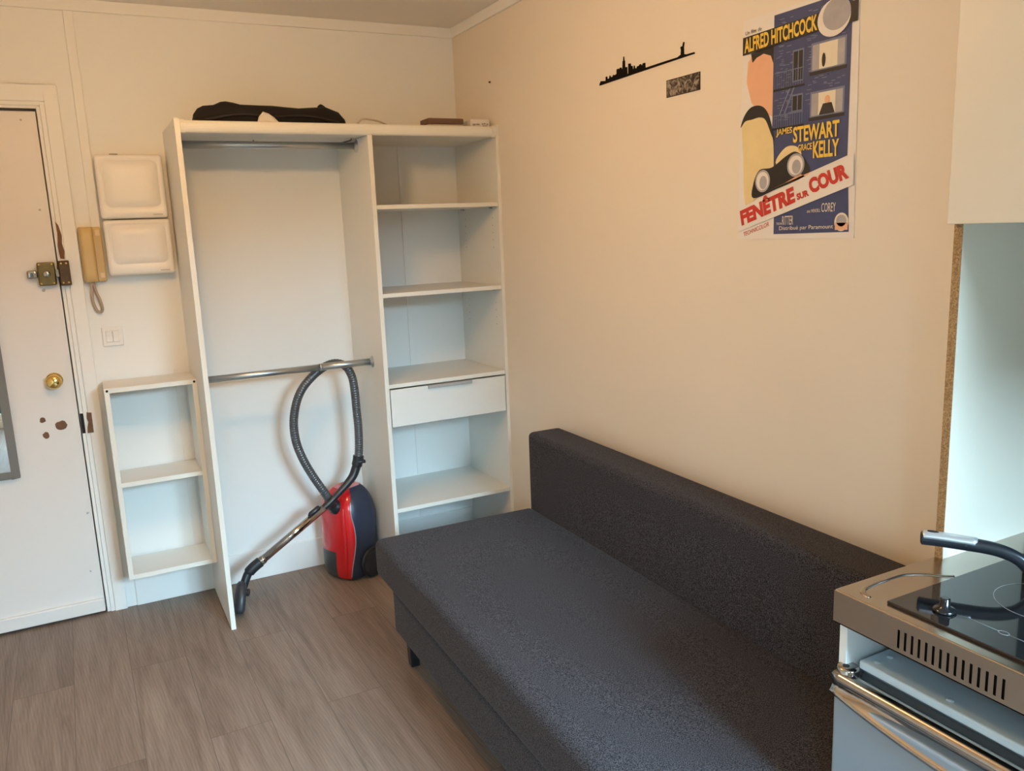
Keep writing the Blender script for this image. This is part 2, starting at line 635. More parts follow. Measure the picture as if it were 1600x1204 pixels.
# ------------------------------------------------------------------ entrance door
dr = frame('door_1', (-2.1, 0.02, 0))
MB().box(-2.55, -1.7205, 0.003, 0.045, 0.012, 2.0215).build('door_slab', DOORP, dr, bevel=0.002)
MB().box(-2.55, -1.7215, -0.014, 0.003, 0.010, 0.066).build('weather_bar', DOORP, dr, bevel=0.004)
kb = MB().lathe([(0.031, 0), (0.031, 0.004), (0.020, 0.007), (0.014, 0.012), (0.013, 0.022), (0.018, 0.028), (0.026, 0.036), (0.0285, 0.046), (0.026, 0.055), (0.016, 0.061), (0.001, 0.063)],
                (-1.787, 0.003, 1.001), (0, -1, 0), 32)
kb.build('door_knob', BRASS, dr)
lk = MB().box(-1.789, -1.729, -0.030, 0.003, 1.374, 1.462).build('rim_lock', OLDBRASS, dr, bevel=0.005, seg=3)
MB().lathe([(0.013, 0), (0.013, 0.006), (0.010, 0.010), (0.004, 0.011)], (-1.759, -0.030, 1.418), (0, -1, 0), 24).build('lock_cylinder', CHROME, lk)
tw = MB()
tw.rbox(-1.826, -1.790, -0.030, -0.014, 1.402, 1.434, 0.008, n=3)
tw.build('lock_turn', CHROME, lk, merge=True)
MB().box(-1.729, -1.716, -0.026, -0.012, 1.404, 1.434).build('bolt', CHROME, lk, bevel=0.002)
for xx, zz in ((-1.781, 1.454), (-1.737, 1.454), (-1.781, 1.382), (-1.737, 1.382)):
    MB().lathe([(0.004, 0), (0.004, 0.002), (0.002, 0.003)], (xx, -0.030, zz), (0, -1, 0), 10).build('screw', BRASS, lk)


def blot(cx, cz, r, sq=1.0):
    P = []
    for i in range(14):
        a = 2 * math.pi * i / 14
        q = r * (1 + random.uniform(-.14, .14))
        P.append((cx + q * math.cos(a) * sq, cz + q * math.sin(a)))
    return P


for cx, cz, r, sq in ((-1.847, 0.848, 0.0115, 0.95), (-1.786, 0.818, 0.018, 1.25), (-1.843, 0.785, 0.0125, 1.0)):
    MB().prism(blot(cx, cz, r, sq), lambda u, v, ww: (u, ww, v), 0.0018, 0.004).build('bare_spot', RUST, dr)
for cx, cz, r in ((-1.772, 1.99, 0.004), (-1.738, 0.44, 0.005), (-1.757, 0.19, 0.004), (-1.778, 1.355, 0.006), (-1.752, 1.66, 0.004)):
    MB().prism(blot(cx, cz, r), lambda u, v, ww: (u, ww, v), 0.0022, 0.004).build('scuff', mat('scuff_grey', (0.45, 0.41, 0.37), 0.7), dr)

# mirror hung on the door
mr = thing('door_mirror', (-2.12, 0.003, 0.633), 'grey framed mirror hung on the white entrance door', 'mirror')
g = MB()
x0, x1, z0, z1, t = -2.29, -1.950, 0.633, 1.70, 0.028
g.box(x0, x0 + t, -0.018, 0.003, z0, z1).box(x1 - t, x1, -0.018, 0.003, z0, z1)
g.box(x0 + t, x1 - t, -0.018, 0.003, z0, z0 + t).box(x0 + t, x1 - t, -0.018, 0.003, z1 - t, z1)
g.build('mirror_frame', GREYF, mr, bevel=0.002)
MB().box(x0 + t, x1 - t, -0.010, 0.002, z0 + t, z1 - t).build('mirror_glass', MIRROR, mr)

# ------------------------------------------------------------------ fittings on the back wall
def breaker_box(x0, x1, z0, z1, d, label, slot):
    t = thing('breaker_box', ((x0 + x1) / 2, 0, z0), label, 'fuse box', 'fuse boxes beside the wardrobe')
    MB().box(x0 + 0.006, x1 - 0.006, -d + 0.022, 0, z0 + 0.006, z1 - 0.006).build('housing', PLASTIC, t, bevel=0.006, seg=3)
    c = MB()

    def rr(x0, x1, z0, z1, r):
        P = []
        for cx, cz, a0 in ((x1 - r, z1 - r, 0), (x0 + r, z1 - r, 90), (x0 + r, z0 + r, 180), (x1 - r, z0 + r, 270)):
            for k in range(7):
                a = math.radians(a0 + 15 * k)
                P.append((cx + r * math.cos(a), cz + r * math.sin(a)))
        return P
    rings = []
    for ins, y, r in ((0, -d + 0.020, 0.012), (0, -d + 0.008, 0.012), (0.004, -d + 0.003, 0.012), (0.009, -d, 0.016),
                      (0.016, -d, 0.020), (0.019, -d + 0.003, 0.022), (0.022, -d + 0.003, 0.024), (0.025, -d - 0.001, 0.026), (0.06, -d - 0.002, 0.03)):
        lo = 0.022 if ins > 0.012 else 0
        rings.append([(px, y, pz) for px, pz in rr(x0 + ins, x1 - ins, z0 + ins + lo * (1 if ins < 0.06 else .4), z1 - ins, r)])
    c.loft(rings, 0, True, True)
    cv = c.build('cover', PLASTIC, t)
    MB().box(x1 - 0.055, x1 - 0.020, -d - 0.0008, -d + 0.001, z0 + 0.011, z0 + 0.015).build('imprint', mat('grey_imprint', (0.5, 0.47, 0.43), 0.6), cv)
    if slot:
        MB().box(x0 + 0.055, x0 + 0.085, -d + 0.006, -d + 0.018, z1 - 0.001, z1 + 0.002).build('catch', mat('dark_catch', (0.12, 0.09, 0.06), 0.6), cv)
    return t


breaker_box(-1.546, -1.304, 1.617, 1.860, 0.072, 'upper white plastic fuse box on the wall beside the wardrobe, the higher of two', True)
breaker_box(-1.543, -1.301, 1.398, 1.612, 0.072, 'lower white plastic fuse box, beside the yellowed intercom handset', False)

ic = thing('intercom_handset', (-1.59, -0.01, 1.378), 'yellowed ivory intercom handset on the wall beside the door casing', 'intercom')
MB().box(-1.634, -1.552, -0.028, 0, 1.377, 1.589).build('wall_base', IVORY, ic, bevel=0.006, seg=3)
hs = MB()
prof = []
for z, dep in ((1.376, 0.036), (1.384, 0.050), (1.42, 0.054), (1.48, 0.046), (1.54, 0.052), (1.58, 0.052), (1.590, 0.040)):
    r = []
    for k in range(9):
        a = math.pi * k / 8
        r.append((-1.6065 - 0.0245 * math.cos(a), -0.028 - (dep - 0.028) * min(1, math.sin(a) * 1.5), z))
    r += [(-1.582, -0.026, z), (-1.631, -0.026, z)]
    prof.append(r)
hs.loft(prof, 0, True, True)
hso = hs.build('handset', IVORY, ic)
MB().box(-1.575, -1.558, -0.033, -0.027, 1.555, 1.580).build('key_panel', mat('ivory_light', (0.76, 0.58, 0.36), 0.4), ic, bevel=0.002)
MB().box(-1.575, -1.558, -0.033, -0.027, 1.392, 1.412).build('call_button', mat('ivory_light', (0.76, 0.58, 0.36), 0.4), ic, bevel=0.002)
loop = smooth_path([(-1.606, -0.022, 1.378), (-1.612, -0.021, 1.345), (-1.613, -0.02, 1.30), (-1.603, -0.02, 1.265), (-1.590, -0.02, 1.258), (-1.583, -0.02, 1.272),
                    (-1.588, -0.021, 1.305), (-1.598, -0.022, 1.340), (-1.603, -0.022, 1.379)], 10)
pts = resample(loop, 0.0022)
MB().tube(pts, [0.0062 if i % 2 else 0.0046 for i in range(len(pts))], 8).build('coiled_cord', CORD, ic)

sw = thing('light_switch', (-1.559, 0, 1.118), 'white double light switch on the wall above the low open shelf', 'switch')
MB().box(-1.597, -1.521, -0.010, 0, 1.117, 1.194).build('switch_plate', PLASTIC, sw, bevel=0.003, seg=3)
for xa, xb in ((-1.584, -1.560), (-1.5585, -1.534)):
    MB().prism([(-0.010, 1.132), (-0.0145, 1.134), (-0.0125, 1.156), (-0.016, 1.178), (-0.010, 1.180)],
               lambda u, v, ww: (ww, u, v), xa, xb).build('rocker', PLASTIC, sw, bevel=0.0015)

# ------------------------------------------------------------------ open wardrobe
DEP, HW = -0.4336, 1.9525
XLI, XLO = -1.2663, -1.2843
XM1, XM0 = -0.5565, -0.5745
XR0 = -0.009
wd = thing('open_wardrobe', (-0.64, -0.22, 0), 'white doorless wardrobe with hanging rails and shelves against the back wall', 'wardrobe')


def panel(name, x0, x1, y0, y1, z0, z1):
    return MB().box(x0, x1, y0, y1, z0, z1, 0).build(name, WHITE, wd, bevel=0.0012)


def edge(parent, x0, x1, y, z0, z1):
    MB().box(x0, x1, y - 0.0022, y, z0, z1).build('front_edging', EDGE, parent, bevel=0.0008)


DL = -0.452
lp = MB().prism([(0, 0), (0, HW), (DEP - 0.002, HW), (DL - 0.006, 0)], lambda u, v, ww: (ww, u, v), XLO, XLI).build('side_panel', WHITE, wd, bevel=0.0012)
MB().prism([(DEP - 0.002, HW), (DL - 0.006, 0), (DL - 0.009, 0), (DEP - 0.005, HW)], lambda u, v, ww: (ww, u, v), XLO, XLI).build('front_edging', EDGE, lp)
for zz in (1.925,):
    MB().lathe([(0.004, 0), (0.004, 0.001)], (XLO, -0.395, zz), (-1, 0, 0), 10).build('screw', ZINC, lp)
rp = panel('side_panel', XR0, XW - 0.0005, DEP, 0, 0, HW)
edge(rp, XR0, XW - 0.0005, DEP, 0, HW)
mp_ = panel('divider_panel', XM0, XM1, DEP, 0, 0, 1.904)
edge(mp_, XM0, XM1, DEP, 0, 1.904)
ts = panel('top_shelf', XLI, XR0, DEP + 0.012, 0, 1.905, 1.925)
# rounded front rail with end fittings
rl = MB()
P = [(DEP + 0.014, 1.944), (DEP + 0.002, 1.9455)] + [(DEP + 0.002 - 0.012 * math.sin(math.pi * k / 8), 1.924 + 0.0215 * math.cos(math.pi * k / 8)) for k in range(1, 8)] + [(DEP + 0.002, 1.9025), (DEP + 0.014, 1.904)]
rl.prism(P, lambda u, v, ww: (ww, u, v), XLI + 0.012, XR0 - 0.012)
rl.build('front_rail', EDGE, ts)
for xa, xb in ((XLI, XLI + 0.016), (XR0 - 0.020, XR0)):
    q = [(DEP + 0.004 + 0.016 * math.cos(math.radians(30 * k)), 1.924 + 0.0245 * math.sin(math.radians(30 * k))) for k in range(12)]
    MB().prism(q, lambda u, v, ww: (ww, u, v), xa, xb).build('rail_end', EDGE, ts, bevel=0.002)
for i, zt in enumerate((1.6323, 1.2755, 0.8956, 0.3487)):
    sh = panel('shelf', XM1, XR0, DEP + 0.004, -0.001, zt - 0.017, zt)
    edge(sh, XM1 + 0.001, XR0 - 0.001, DEP + 0.004, zt - 0.017, zt)
    for yy in (-0.37, -0.07):
        MB().lathe([(0.004, 0), (0.004, 0.014)], (XR0, yy, zt - 0.021), (-1, 0, 0), 8).build('shelf_pin', ZINC, sh)
# rows of pin holes on the right panel
HOLE = mat('hole_grey', (0.25, 0.22, 0.18), 0.9)
for zz in [1.10 + 0.032 * k for k in range(4)] + [1.44 + 0.032 * k for k in range(5)]:
    for yy in (-0.37, -0.08):
        MB().lathe([(0.0022, 0), (0.0022, 0.0006)], (XR0, yy, zz), (-1, 0, 0), 8).build('pin_hole', HOLE, rp)
# drawer
dw = MB()
dw.box(XM1 + 0.004, XR0 - 0.004, DEP - 0.001, DEP + 0.016, 0.712, 0.872)
dwo = dw.build('drawer', WHITE, wd, bevel=0.0015)
db = MB()
db.box(XM1 + 0.012, XM1 + 0.024, DEP + 0.016, -0.02, 0.72, 0.85).box(XR0 - 0.024, XR0 - 0.012, DEP + 0.016, -0.02, 0.72, 0.85)
db.box(XM1 + 0.024, XR0 - 0.024, -0.032, -0.02, 0.72, 0.85).box(XM1 + 0.024, XR0 - 0.024, DEP + 0.016, -0.032, 0.72, 0.728)
db.build('drawer_box', WHITE, dwo)
hp = MB()
hp.box(-0.385, -0.180, DEP - 0.013, DEP + 0.012, 0.8725, 0.8745).box(-0.385, -0.180, DEP - 0.014, DEP - 0.011, 0.861, 0.8745)
hp.build('handle', mat('handle_grey', (0.40, 0.39, 0.37), 0.4), dwo)


def rail(y, z, split=None, bracket=True):
    r = 0.0142
    g = MB()
    if split:
        g.tube([(XLI, y, z), (split, y, z)], 0.0135, 20)
        g.tube([(split, y, z), (XM0, y, z)], 0.0148, 20)
        g.tube([(split - 0.004, y, z), (split + 0.004, y, z)], 0.0156, 20)
    else:
        g.tube([(XLI, y, z), (XM0, y, z)], r, 20)
    o = g.build('hanging_rail', ZINC, wd)
    for x, d in ((XLI, 1), (XM0, -1)):
        f = MB()
        f.lathe([(0.026, 0), (0.026, 0.002), (0.018, 0.004), (0.016, 0.012)], (x, y, z), (d, 0, 0), 24)
        f.build('rail_flange', ZINC, o)
    return o


rail(-0.2795, 1.877)
rail(-0.2847, 0.9798, -0.80)
hk = MB().tube(smooth_path([(-0.600, -0.30, 1.905), (-0.606, -0.305, 1.896), (-0.63, -0.22, 1.893), (-0.66, -0.13, 1.888), (-0.668, -0.12, 1.896)], 6), 0.0022, 8)
hk.build('wire_hook', mat('dark_wire', (0.09, 0.07, 0.05), 0.5, metal=0.6), wd)
MB().tube([(-0.97, -0.20, 1.905), (-0.97, -0.20, 1.893)], 0.003, 8).build('screw_hook', ZINC, wd)

# ------------------------------------------------------------------ low open shelf left of the wardrobe
CX0, CX1, CD = -1.6194, XLO - 0.0005, -0.2266
cu = thing('wall_shelf_unit', ((CX0 + CX1) / 2, -0.1, 0.203), 'small white two-tier open shelf unit between the door casing and the wardrobe', 'shelf')


def cpanel(name, *a):
    o = MB().box(*a).build(name, WHITE, cu, bevel=0.0012)
    x0, x1, y0, y1, z0, z1 = a
    MB().box(x0, x1, y0 - 0.0018, y0, z0, z1).build('front_edging', EDGE, o, bevel=0.0006)
    return o


top = cpanel('top_panel', CX0, CX1, CD, -0.011, 0.9613, 0.9793)
cpanel('side_panel', CX0, CX0 + 0.018, CD, -0.011, 0.203, 0.9613)
cpanel('side_panel', CX1 - 0.018, CX1, CD, -0.011, 0.203, 0.9613)
cpanel('middle_shelf', CX0 + 0.018, CX1 - 0.018, CD + 0.004, -0.011, 0.583, 0.601)
cpanel('bottom_panel', CX0 + 0.018, CX1 - 0.018, CD, -0.011, 0.203, 0.221)
for xx in (CX0 + 0.010, CX1 - 0.010):
    MB().lathe([(0.0048, 0), (0.0048, 0.0008)], (xx, CD - 0.0018, 0.9705), (0, -1, 0), 12).build('bolt_hole', DARK, top)

# ------------------------------------------------------------------ things on top of the wardrobe
ZT = 1.925


def bag():
    prof = [(-1.205, 0.03), (-1.197, 0.062), (-1.183, 0.080), (-1.165, 0.089), (-1.129, 0.092), (-1.102, 0.104), (-1.084, 0.106), (-1.06, 0.102), (-1.032, 0.095), (-0.97, 0.094), (-0.916, 0.094),
            (-0.86, 0.090), (-0.814, 0.087), (-0.77, 0.091), (-0.733, 0.094), (-0.713, 0.099), (-0.69, 0.091), (-0.651, 0.078), (-0.634, 0.058), (-0.628, 0.02)]
    rings = []
    for i, (x, h) in enumerate(prof):
        d = 0.085 * min(1, 0.5 + 3.2 * min(x + 1.205, -0.628 - x))
        r = []
        for k in range(20):
            a = 2 * math.pi * k / 20
            ca, sa = math.cos(a), math.sin(a)
            y = -0.30 + d * math.copysign(abs(ca) ** 0.7, ca)
            z = ZT + h * (0.5 + 0.5 * math.copysign(abs(sa) ** 0.8, sa))
            if 0.1 < (z - ZT) / h < .98:
                y += 0.006 * math.sin(x * 47 + k)
            r.append((x, y, max(z, ZT)))
        rings.append(r)
    t = thing('travel_bag', (-0.92, -0.3, ZT), 'long dark cloth bag lying on top of the wardrobe', 'bag')
    MB().loft(rings, 0, True, True).build('bag_body', BAG, t)
    MB().tube(smooth_path([(-1.17, -0.385, ZT + 0.03), (-1.05, -0.392, ZT + 0.05), (-0.93, -0.392, ZT + 0.044), (-0.80, -0.39, ZT + 0.05), (-0.67, -0.382, ZT + 0.03)], 8), 0.004, 6).build('zip_piping', mat('bag_piping', (0.012, 0.007, 0.005), 0.6), t)
    MB().tube(smooth_path([(-0.725, -0.30, ZT + 0.096), (-0.715, -0.30, ZT + 0.103), (-0.70, -0.30, ZT + 0.094)], 5), 0.006, 6).build('carry_loop', BAG, t)


bag()
# crumpled paper
cp = MB()
rings = []
for i, (x, h) in enumerate(((-0.992, 0.012), (-0.982, 0.042), (-0.965, 0.058), (-0.945, 0.055), (-0.925, 0.038), (-0.905, 0.018))):
    rings.append([(x, -0.406 + 0.013 * math.cos(a) + random.uniform(-.002, .002), ZT + max(0, h * (0.5 + 0.5 * math.sin(a)) + random.uniform(-.003, .003))) for a in [2 * math.pi * k / 8 for k in range(8)]])
cp.loft(rings, 0, True, False)
tag(cp.build('crumpled_paper', mat('scrap_paper', (0.70, 0.64, 0.55), 0.8)), 'crumpled white paper scrap in front of the dark bag on the wardrobe', 'paper')
wr = MB().tube(smooth_path([(-0.62, -0.34, ZT + 0.004), (-0.588, -0.36, ZT + 0.030), (-0.566, -0.36, ZT + 0.047), (-0.534, -0.36, ZT + 0.047), (-0.487, -0.355, ZT + 0.038), (-0.42, -0.33, ZT + 0.015), (-0.38, -0.31, ZT + 0.004)], 8), 0.0035, 8)
tag(wr.build('loose_cable', mat('beige_cable', (0.50, 0.42, 0.32), 0.6)), 'thin pale cable looping over the wardrobe top beside the bag', 'cable')
bk = thing('brown_case', (-0.22, -0.36, ZT), 'flat brown case lying on the wardrobe top near the corner', 'case')
MB().box(-0.298, -0.141, -0.40, -0.31, ZT, ZT + 0.030).build('case_base', mat('pale_underside', (0.55, 0.48, 0.40), 0.6), bk, bevel=0.003)
MB().box(-0.300, -0.139, -0.402, -0.308, ZT + 0.030, ZT + 0.054).build('case_lid', BROWN, bk, bevel=0.005)
wb = thing('white_box', (-0.06, -0.37, ZT), 'small white carton with grey print at the right end of the wardrobe top', 'box')
MB().box(-0.108, -0.018, -0.40, -0.33, ZT, ZT + 0.053).build('carton', PAPER, wb, bevel=0.0015)
g = MB()
for x0, x1, z in ((-0.098, -0.084, 0.030), (-0.081, -0.066, 0.031), (-0.055, -0.048, 0.033), (-0.046, -0.038, 0.034), (-0.034, -0.026, 0.032), (-0.052, -0.030, 0.024)):
    g.box(x0, x1, -0.4006, -0.40, ZT + z - 0.002, ZT + z + 0.004)
g.build('grey_print', mat('print_grey', (0.32, 0.28, 0.25), 0.7), wb)

# ------------------------------------------------------------------ vacuum cleaner standing on its end
vc = thing('vacuum_cleaner', (-0.705, -0.168, 0), 'red and dark blue vacuum cleaner standing upright in the wardrobe, hose over the low rail', 'vacuum cleaner')
VO = Vector((-0.705, -0.168, 0))
VL = Vector((-0.907, -0.422, 0)).normalized()      # lid faces this way
VW = Vector((0.422, -0.907, 0)).normalized()       # its flank
TH, WD, LEN = 0.20, 0.235, 0.415


def vsec(z, n=48):
    t = z / LEN
    s = 1.0
    if t > 0.62:
        q = (t - 0.62) / 0.38
        s = math.sqrt(max(0, 1 - (q * 0.93) ** 2.6))
    if t < 0.16:
        q = (0.16 - t) / 0.16
        s = 1 - 0.16 * q ** 2
    return s


def vpt(a, z, grow=0.0):
    s = vsec(z)
    e = 2 / 3.0
    ca, sa = math.cos(a), math.sin(a)
    lean = 0.022 * (z / LEN) ** 2
    l = (TH / 2 * (0.55 + 0.45 * s) + grow) * math.copysign(abs(ca) ** e, ca) * (0.6 + 0.4 * s) - lean * 0.3
    w = (WD / 2 * s + grow) * math.copysign(abs(sa) ** e, sa)
    return VO + VL * l + VW * w + Vector((0, 0, z))


NZ = 40
zs = [0.012 + (LEN - 0.012) * k / NZ for k in range(NZ + 1)]


def seam(z, side):
    t = z / LEN
    if side > 0:
        return math.radians(44 + 20 * math.sin(t * math.pi) ** 2 + 26 * max(0, (t - 0.72) / 0.28) ** 1.5)
    return -math.radians(84 + 8 * math.sin(t * math.pi))


def shell(z0, z1, fa, fb, n, m):
    rows = [z for z in zs if z0 - 1e-6 <= z <= z1 + 1e-6]
    V, Fc = [], []
    for z in rows:
        a, b = fa(z), fb(z)
        V += [vpt(a + (b - a) * j / n, z) for j in range(n + 1)]
    for i in range(len(rows) - 1):
        for j in range(n):
            q = i * (n + 1) + j
            Fc.append((q, q + 1, q + n + 2, q + n + 1))
    m.add(V, Fc, 0, True)


lid, body, grille = MB(), MB(), MB()
ZG = zs[12]
gl, gh = math.radians(-62), math.radians(4)
shell(ZG, LEN, lambda z: seam(z, -1), lambda z: seam(z, 1), 36, lid)
shell(zs[0], ZG, lambda z: gh, lambda z: seam(z, 1), 14, lid)
shell(zs[0], ZG, lambda z: seam(z, -1), lambda z: gl, 8, lid)
shell(zs[0], ZG, lambda z: gl, lambda z: gh, 18, grille)
shell(zs[0], LEN, lambda z: seam(z, 1), lambda z: seam(z, -1) + 2 * math.pi, 44, body)
ring = [2 * math.pi * j / 56 for j in range(56)]
body.add([vpt(a, zs[0]) for a in ring], [list(range(56))[::-1]])
lid.add([vpt(a, LEN) for a in ring], [list(range(56))])
bo = body.build('body_shell', NAVY, vc)
lo = lid.build('lid', RED, vc)
go = grille.build('bag_hatch', mat('dark_grey_plastic', (0.05, 0.05, 0.055), 0.3), vc)
# silver seam line between lid and body, central rib
for sgn in (1, -1):
    path = []
    for z in zs[1:36]:
        path.append(vpt(seam(z, sgn), z, 0.0008))
    MB().tube(path, 0.0022, 6).build('silver_seam', SILVER, bo)
rib = [vpt(math.radians(26 + 8 * math.sin(z / LEN * math.pi)), z, 0.0) for z in zs[2:34]]
MB().tube(rib, 0.006, 8).build('lid_rib', RED, lo)
# carrying grip at the top end
gp = VO + VL * 0.035 + VW * 0.02 + Vector((0, 0, LEN - 0.022))
MB().rbox(gp.x - 0.024, gp.x + 0.024, gp.y - 0.014, gp.y + 0.014, gp.z - 0.012, gp.z + 0.010, 0.006, n=3).build('release_catch', mat('catch_grey', (0.22, 0.20, 0.19), 0.4), vc)
for sgn in (1, -1):
    wo = VO + VW * (sgn * (WD / 2 - 0.012)) - VL * 0.025 + Vector((0, 0, 0.0735))
    wh = MB().lathe([(0.058, 0), (0.068, 0.003), (0.071, 0.010), (0.071, 0.022), (0.067, 0.027), (0.058, 0.027), (0.054, 0.024), (0.020, 0.026), (0.004, 0.028)], wo, VW * sgn, 36)
    who = wh.build('wheel', mat('wheel_black', (0.012, 0.012, 0.016), 0.45), vc)
    MB().lathe([(0.055, 0.0245), (0.057, 0.0262), (0.059, 0.0245)], wo, VW * sgn, 36).build('wheel_ring', mat('dark_grey_plastic', (0.05, 0.05, 0.055), 0.3), who)
# inlet collar and hose
IN = Vector((-0.772, -0.222, 0.343))
MB().lathe([(0.034, -0.03), (0.036, 0.0), (0.034, 0.012), (0.026, 0.022), (0.024, 0.03)], IN - VL * 0.005, VL * 0.7 + Vector((-0.1, 0, 0.5)), 24).build('hose_inlet', BLACK, vc)
HP = [(-0.772, -0.222, 0.345), (-0.796, -0.245, 0.38), (-0.818, -0.25, 0.422), (-0.86, -0.245, 0.501), (-0.896, -0.24, 0.583), (-0.918, -0.235, 0.664), (-0.921, -0.235, 0.749), (-0.904, -0.24, 0.831),
      (-0.873, -0.245, 0.893), (-0.824, -0.25, 0.943), (-0.772, -0.25, 0.975), (-0.724, -0.25, 0.984), (-0.683, -0.25, 0.965), (-0.659, -0.25, 0.918), (-0.652, -0.25, 0.855), (-0.65, -0.25, 0.77),
      (-0.648, -0.25, 0.683), (-0.652, -0.25, 0.597), (-0.660, -0.25, 0.545)]
hp_ = smooth_path(HP, 10)
ho = resample(hp_, 0.0026)
MB().tube(ho, [0.0186 if (i // 2) % 2 else 0.0176 for i in range(len(ho))], 16).build('hose', HOSE, vc)
MB().tube(hp_[:14], 0.0225, 18).build('hose_cuff', BLACK, vc)
HD = smooth_path([(-0.657, -0.25, 0.565), (-0.662, -0.25, 0.54), (-0.673, -0.25, 0.51), (-0.692, -0.255, 0.476), (-0.726, -0.265, 0.447), (-0.762, -0.275, 0.421), (-0.798, -0.285, 0.396), (-0.831, -0.287, 0.373), (-0.855, -0.285, 0.357)], 8)
nh = len(HD)
hd_ = MB().tube(HD, [0.0235 if i < 14 else (0.0165 + 0.003 * math.sin(i * .1)) for i in range(nh)], 16)
hdo = hd_.build('hose_handle', BLACK, vc)
MB().rbox(-0.668, -0.632, -0.274, -0.226, 0.532, 0.546, 0.005, n=2).build('swivel_tab', BLACK, hdo)
WA, WB = Vector((-0.835, -0.286, 0.371)), Vector((-1.132, -0.29, 0.184))
MB().tube([WA, WB], 0.0168, 20).build('wand', CHROME, vc)
dwv = (WB - WA).normalized()
sl = WA + dwv * 0.045 + Vector((-0.006, -0.006, 0.018))
sld = MB()
sld.tube([sl - dwv * 0.028, sl - dwv * 0.022, sl + dwv * 0.022, sl + dwv * 0.034], [0.005, 0.011, 0.012, 0.004], 12)
sld.build('slide_button', BLACK, vc)
MB().tube([WB - dwv * 0.035, WB - dwv * 0.028, WB + dwv * 0.005], [0.0170, 0.0195, 0.0195], 16).build('wand_ring', CHROME, vc)
EL = smooth_path([WB - dwv * 0.012, (-1.153, -0.29, 0.171), (-1.175, -0.29, 0.151), (-1.189, -0.295, 0.128), (-1.203, -0.302, 0.100), (-1.212, -0.308, 0.075)], 6)
eo = MB().tube(EL, [0.0225 if i < 12 else 0.0175 for i in range(len(EL))], 16).build('nozzle_elbow', BLACK, vc)
A, B = Vector((-1.206, -0.295, 0.125)), Vector((-1.236, -0.345, 0.006))
hdir = (B - A).normalized()
e1 = Vector((1, 0, 0)) - hdir * hdir.x
e1.normalize()
e2 = hdir.cross(e1)
rings = []
for t, a, b in ((0.0, 0.010, 0.020), (0.012, 0.018, 0.045), (0.06, 0.020, 0.060), (0.115, 0.019, 0.060), (0.130, 0.014, 0.050)):
    rings.append([A + hdir * t + e1 * (a * math.copysign(abs(math.cos(q)) ** .6, math.cos(q))) + e2 * (b * math.copysign(abs(math.sin(q)) ** .6, math.sin(q))) for q in [2 * math.pi * k / 24 for k in range(24)]])
MB().loft(rings, 0, True, True).build('floor_nozzle', mat('nozzle_grey', (0.035, 0.037, 0.042), 0.4), vc)
MB().tube([(-1.215, -0.315, 0.085), (-1.186, -0.33, 0.084)], 0.0155, 18).build('nozzle_pivot', BLACK, vc)

# ------------------------------------------------------------------ sofa
SA = -0.0163
sf = thing('sofa_bed', (-0.40, -1.80, 0), 'charcoal grey upholstered sofa bed along the right wall', 'sofa', rot=SA)
Y0, Y1 = -2.695, -0.930
MB().rbox(-0.802, -0.150, Y0, Y1, 0.291, 0.434, 0.026, n=20, k=5, puff=(0.004, 0.004, 0.006)).build('seat_cushion', SOFA, sf)
MB().rbox(-0.159, -0.012, Y0, Y1, 0.20, 0.738, 0.020, n=16, k=5, puff=(0.003, 0.002, 0.003)).build('backrest', SOFA, sf)
MB().rbox(-0.790, -0.165, Y0 + 0.01, Y1 - 0.150, 0.135, 0.294, 0.012, n=8, k=3).build('storage_base', SOFA, sf)
for x, y in ((-0.735, -1.045 - 0.06), (-0.20, -1.105), (-0.735, -2.62), (-0.20, -2.62)):
    MB().prism([(-0.020, -0.020), (0.020, -0.020), (0.020, 0.020), (-0.020, 0.020)], lambda u, v, ww: (x + u * (0.8 + 1.6 * ww), y + v * (0.8 + 1.6 * ww), ww), 0, 0.14).build('leg', BLACK, sf, bevel=0.003)

# ------------------------------------------------------------------ kitchenette
KY, SX, SZ = -2.7345, -0.535, 0.8785
KEND = -3.93
kc = thing('kitchen_base_cabinet', (-0.26, -3.3, 0), 'white base cabinet carcass holding the small fridge under the steel top', 'cabinet')
MB().box(-0.523, 0.0, KY - 0.021, KY - 0.005, 0, 0.832).build('side_panel', mat('carcass_white', (0.80, 0.83, 0.82), 0.4, var=0.015), kc, bevel=0.001)
MB().box(-0.523, 0.0, KEND + 0.005, KEND + 0.021, 0, 0.832).build('side_panel', mat('carcass_white', (0.80, 0.83, 0.82), 0.4, var=0.015), kc, bevel=0.001)
MB().box(-0.510, 0.0, -3.335, -3.319, 0, 0.832).build('middle_panel', PANELW, kc, bevel=0.001)
cdo = MB().box(-0.540, -0.523, KEND + 0.008, -3.325, 0.08, 0.80).build('cabinet_door', PANELW, kc, bevel=0.0015)
MB().tube([(-0.555, -3.42, 0.64), (-0.555, -3.42, 0.76)], 0.005, 10).build('bar_handle', CHROME, cdo)

kt = thing('hob_worktop', (-0.26, -3.3, SZ - 0.05), 'stainless steel worktop with slotted front and inset black glass hob', 'worktop')
tp = MB()
tp.box(SX + 0.002, 0.002, KEND, KY, SZ - 0.004, SZ)
tp.build('steel_top', STEEL, kt, bevel=0.0025)
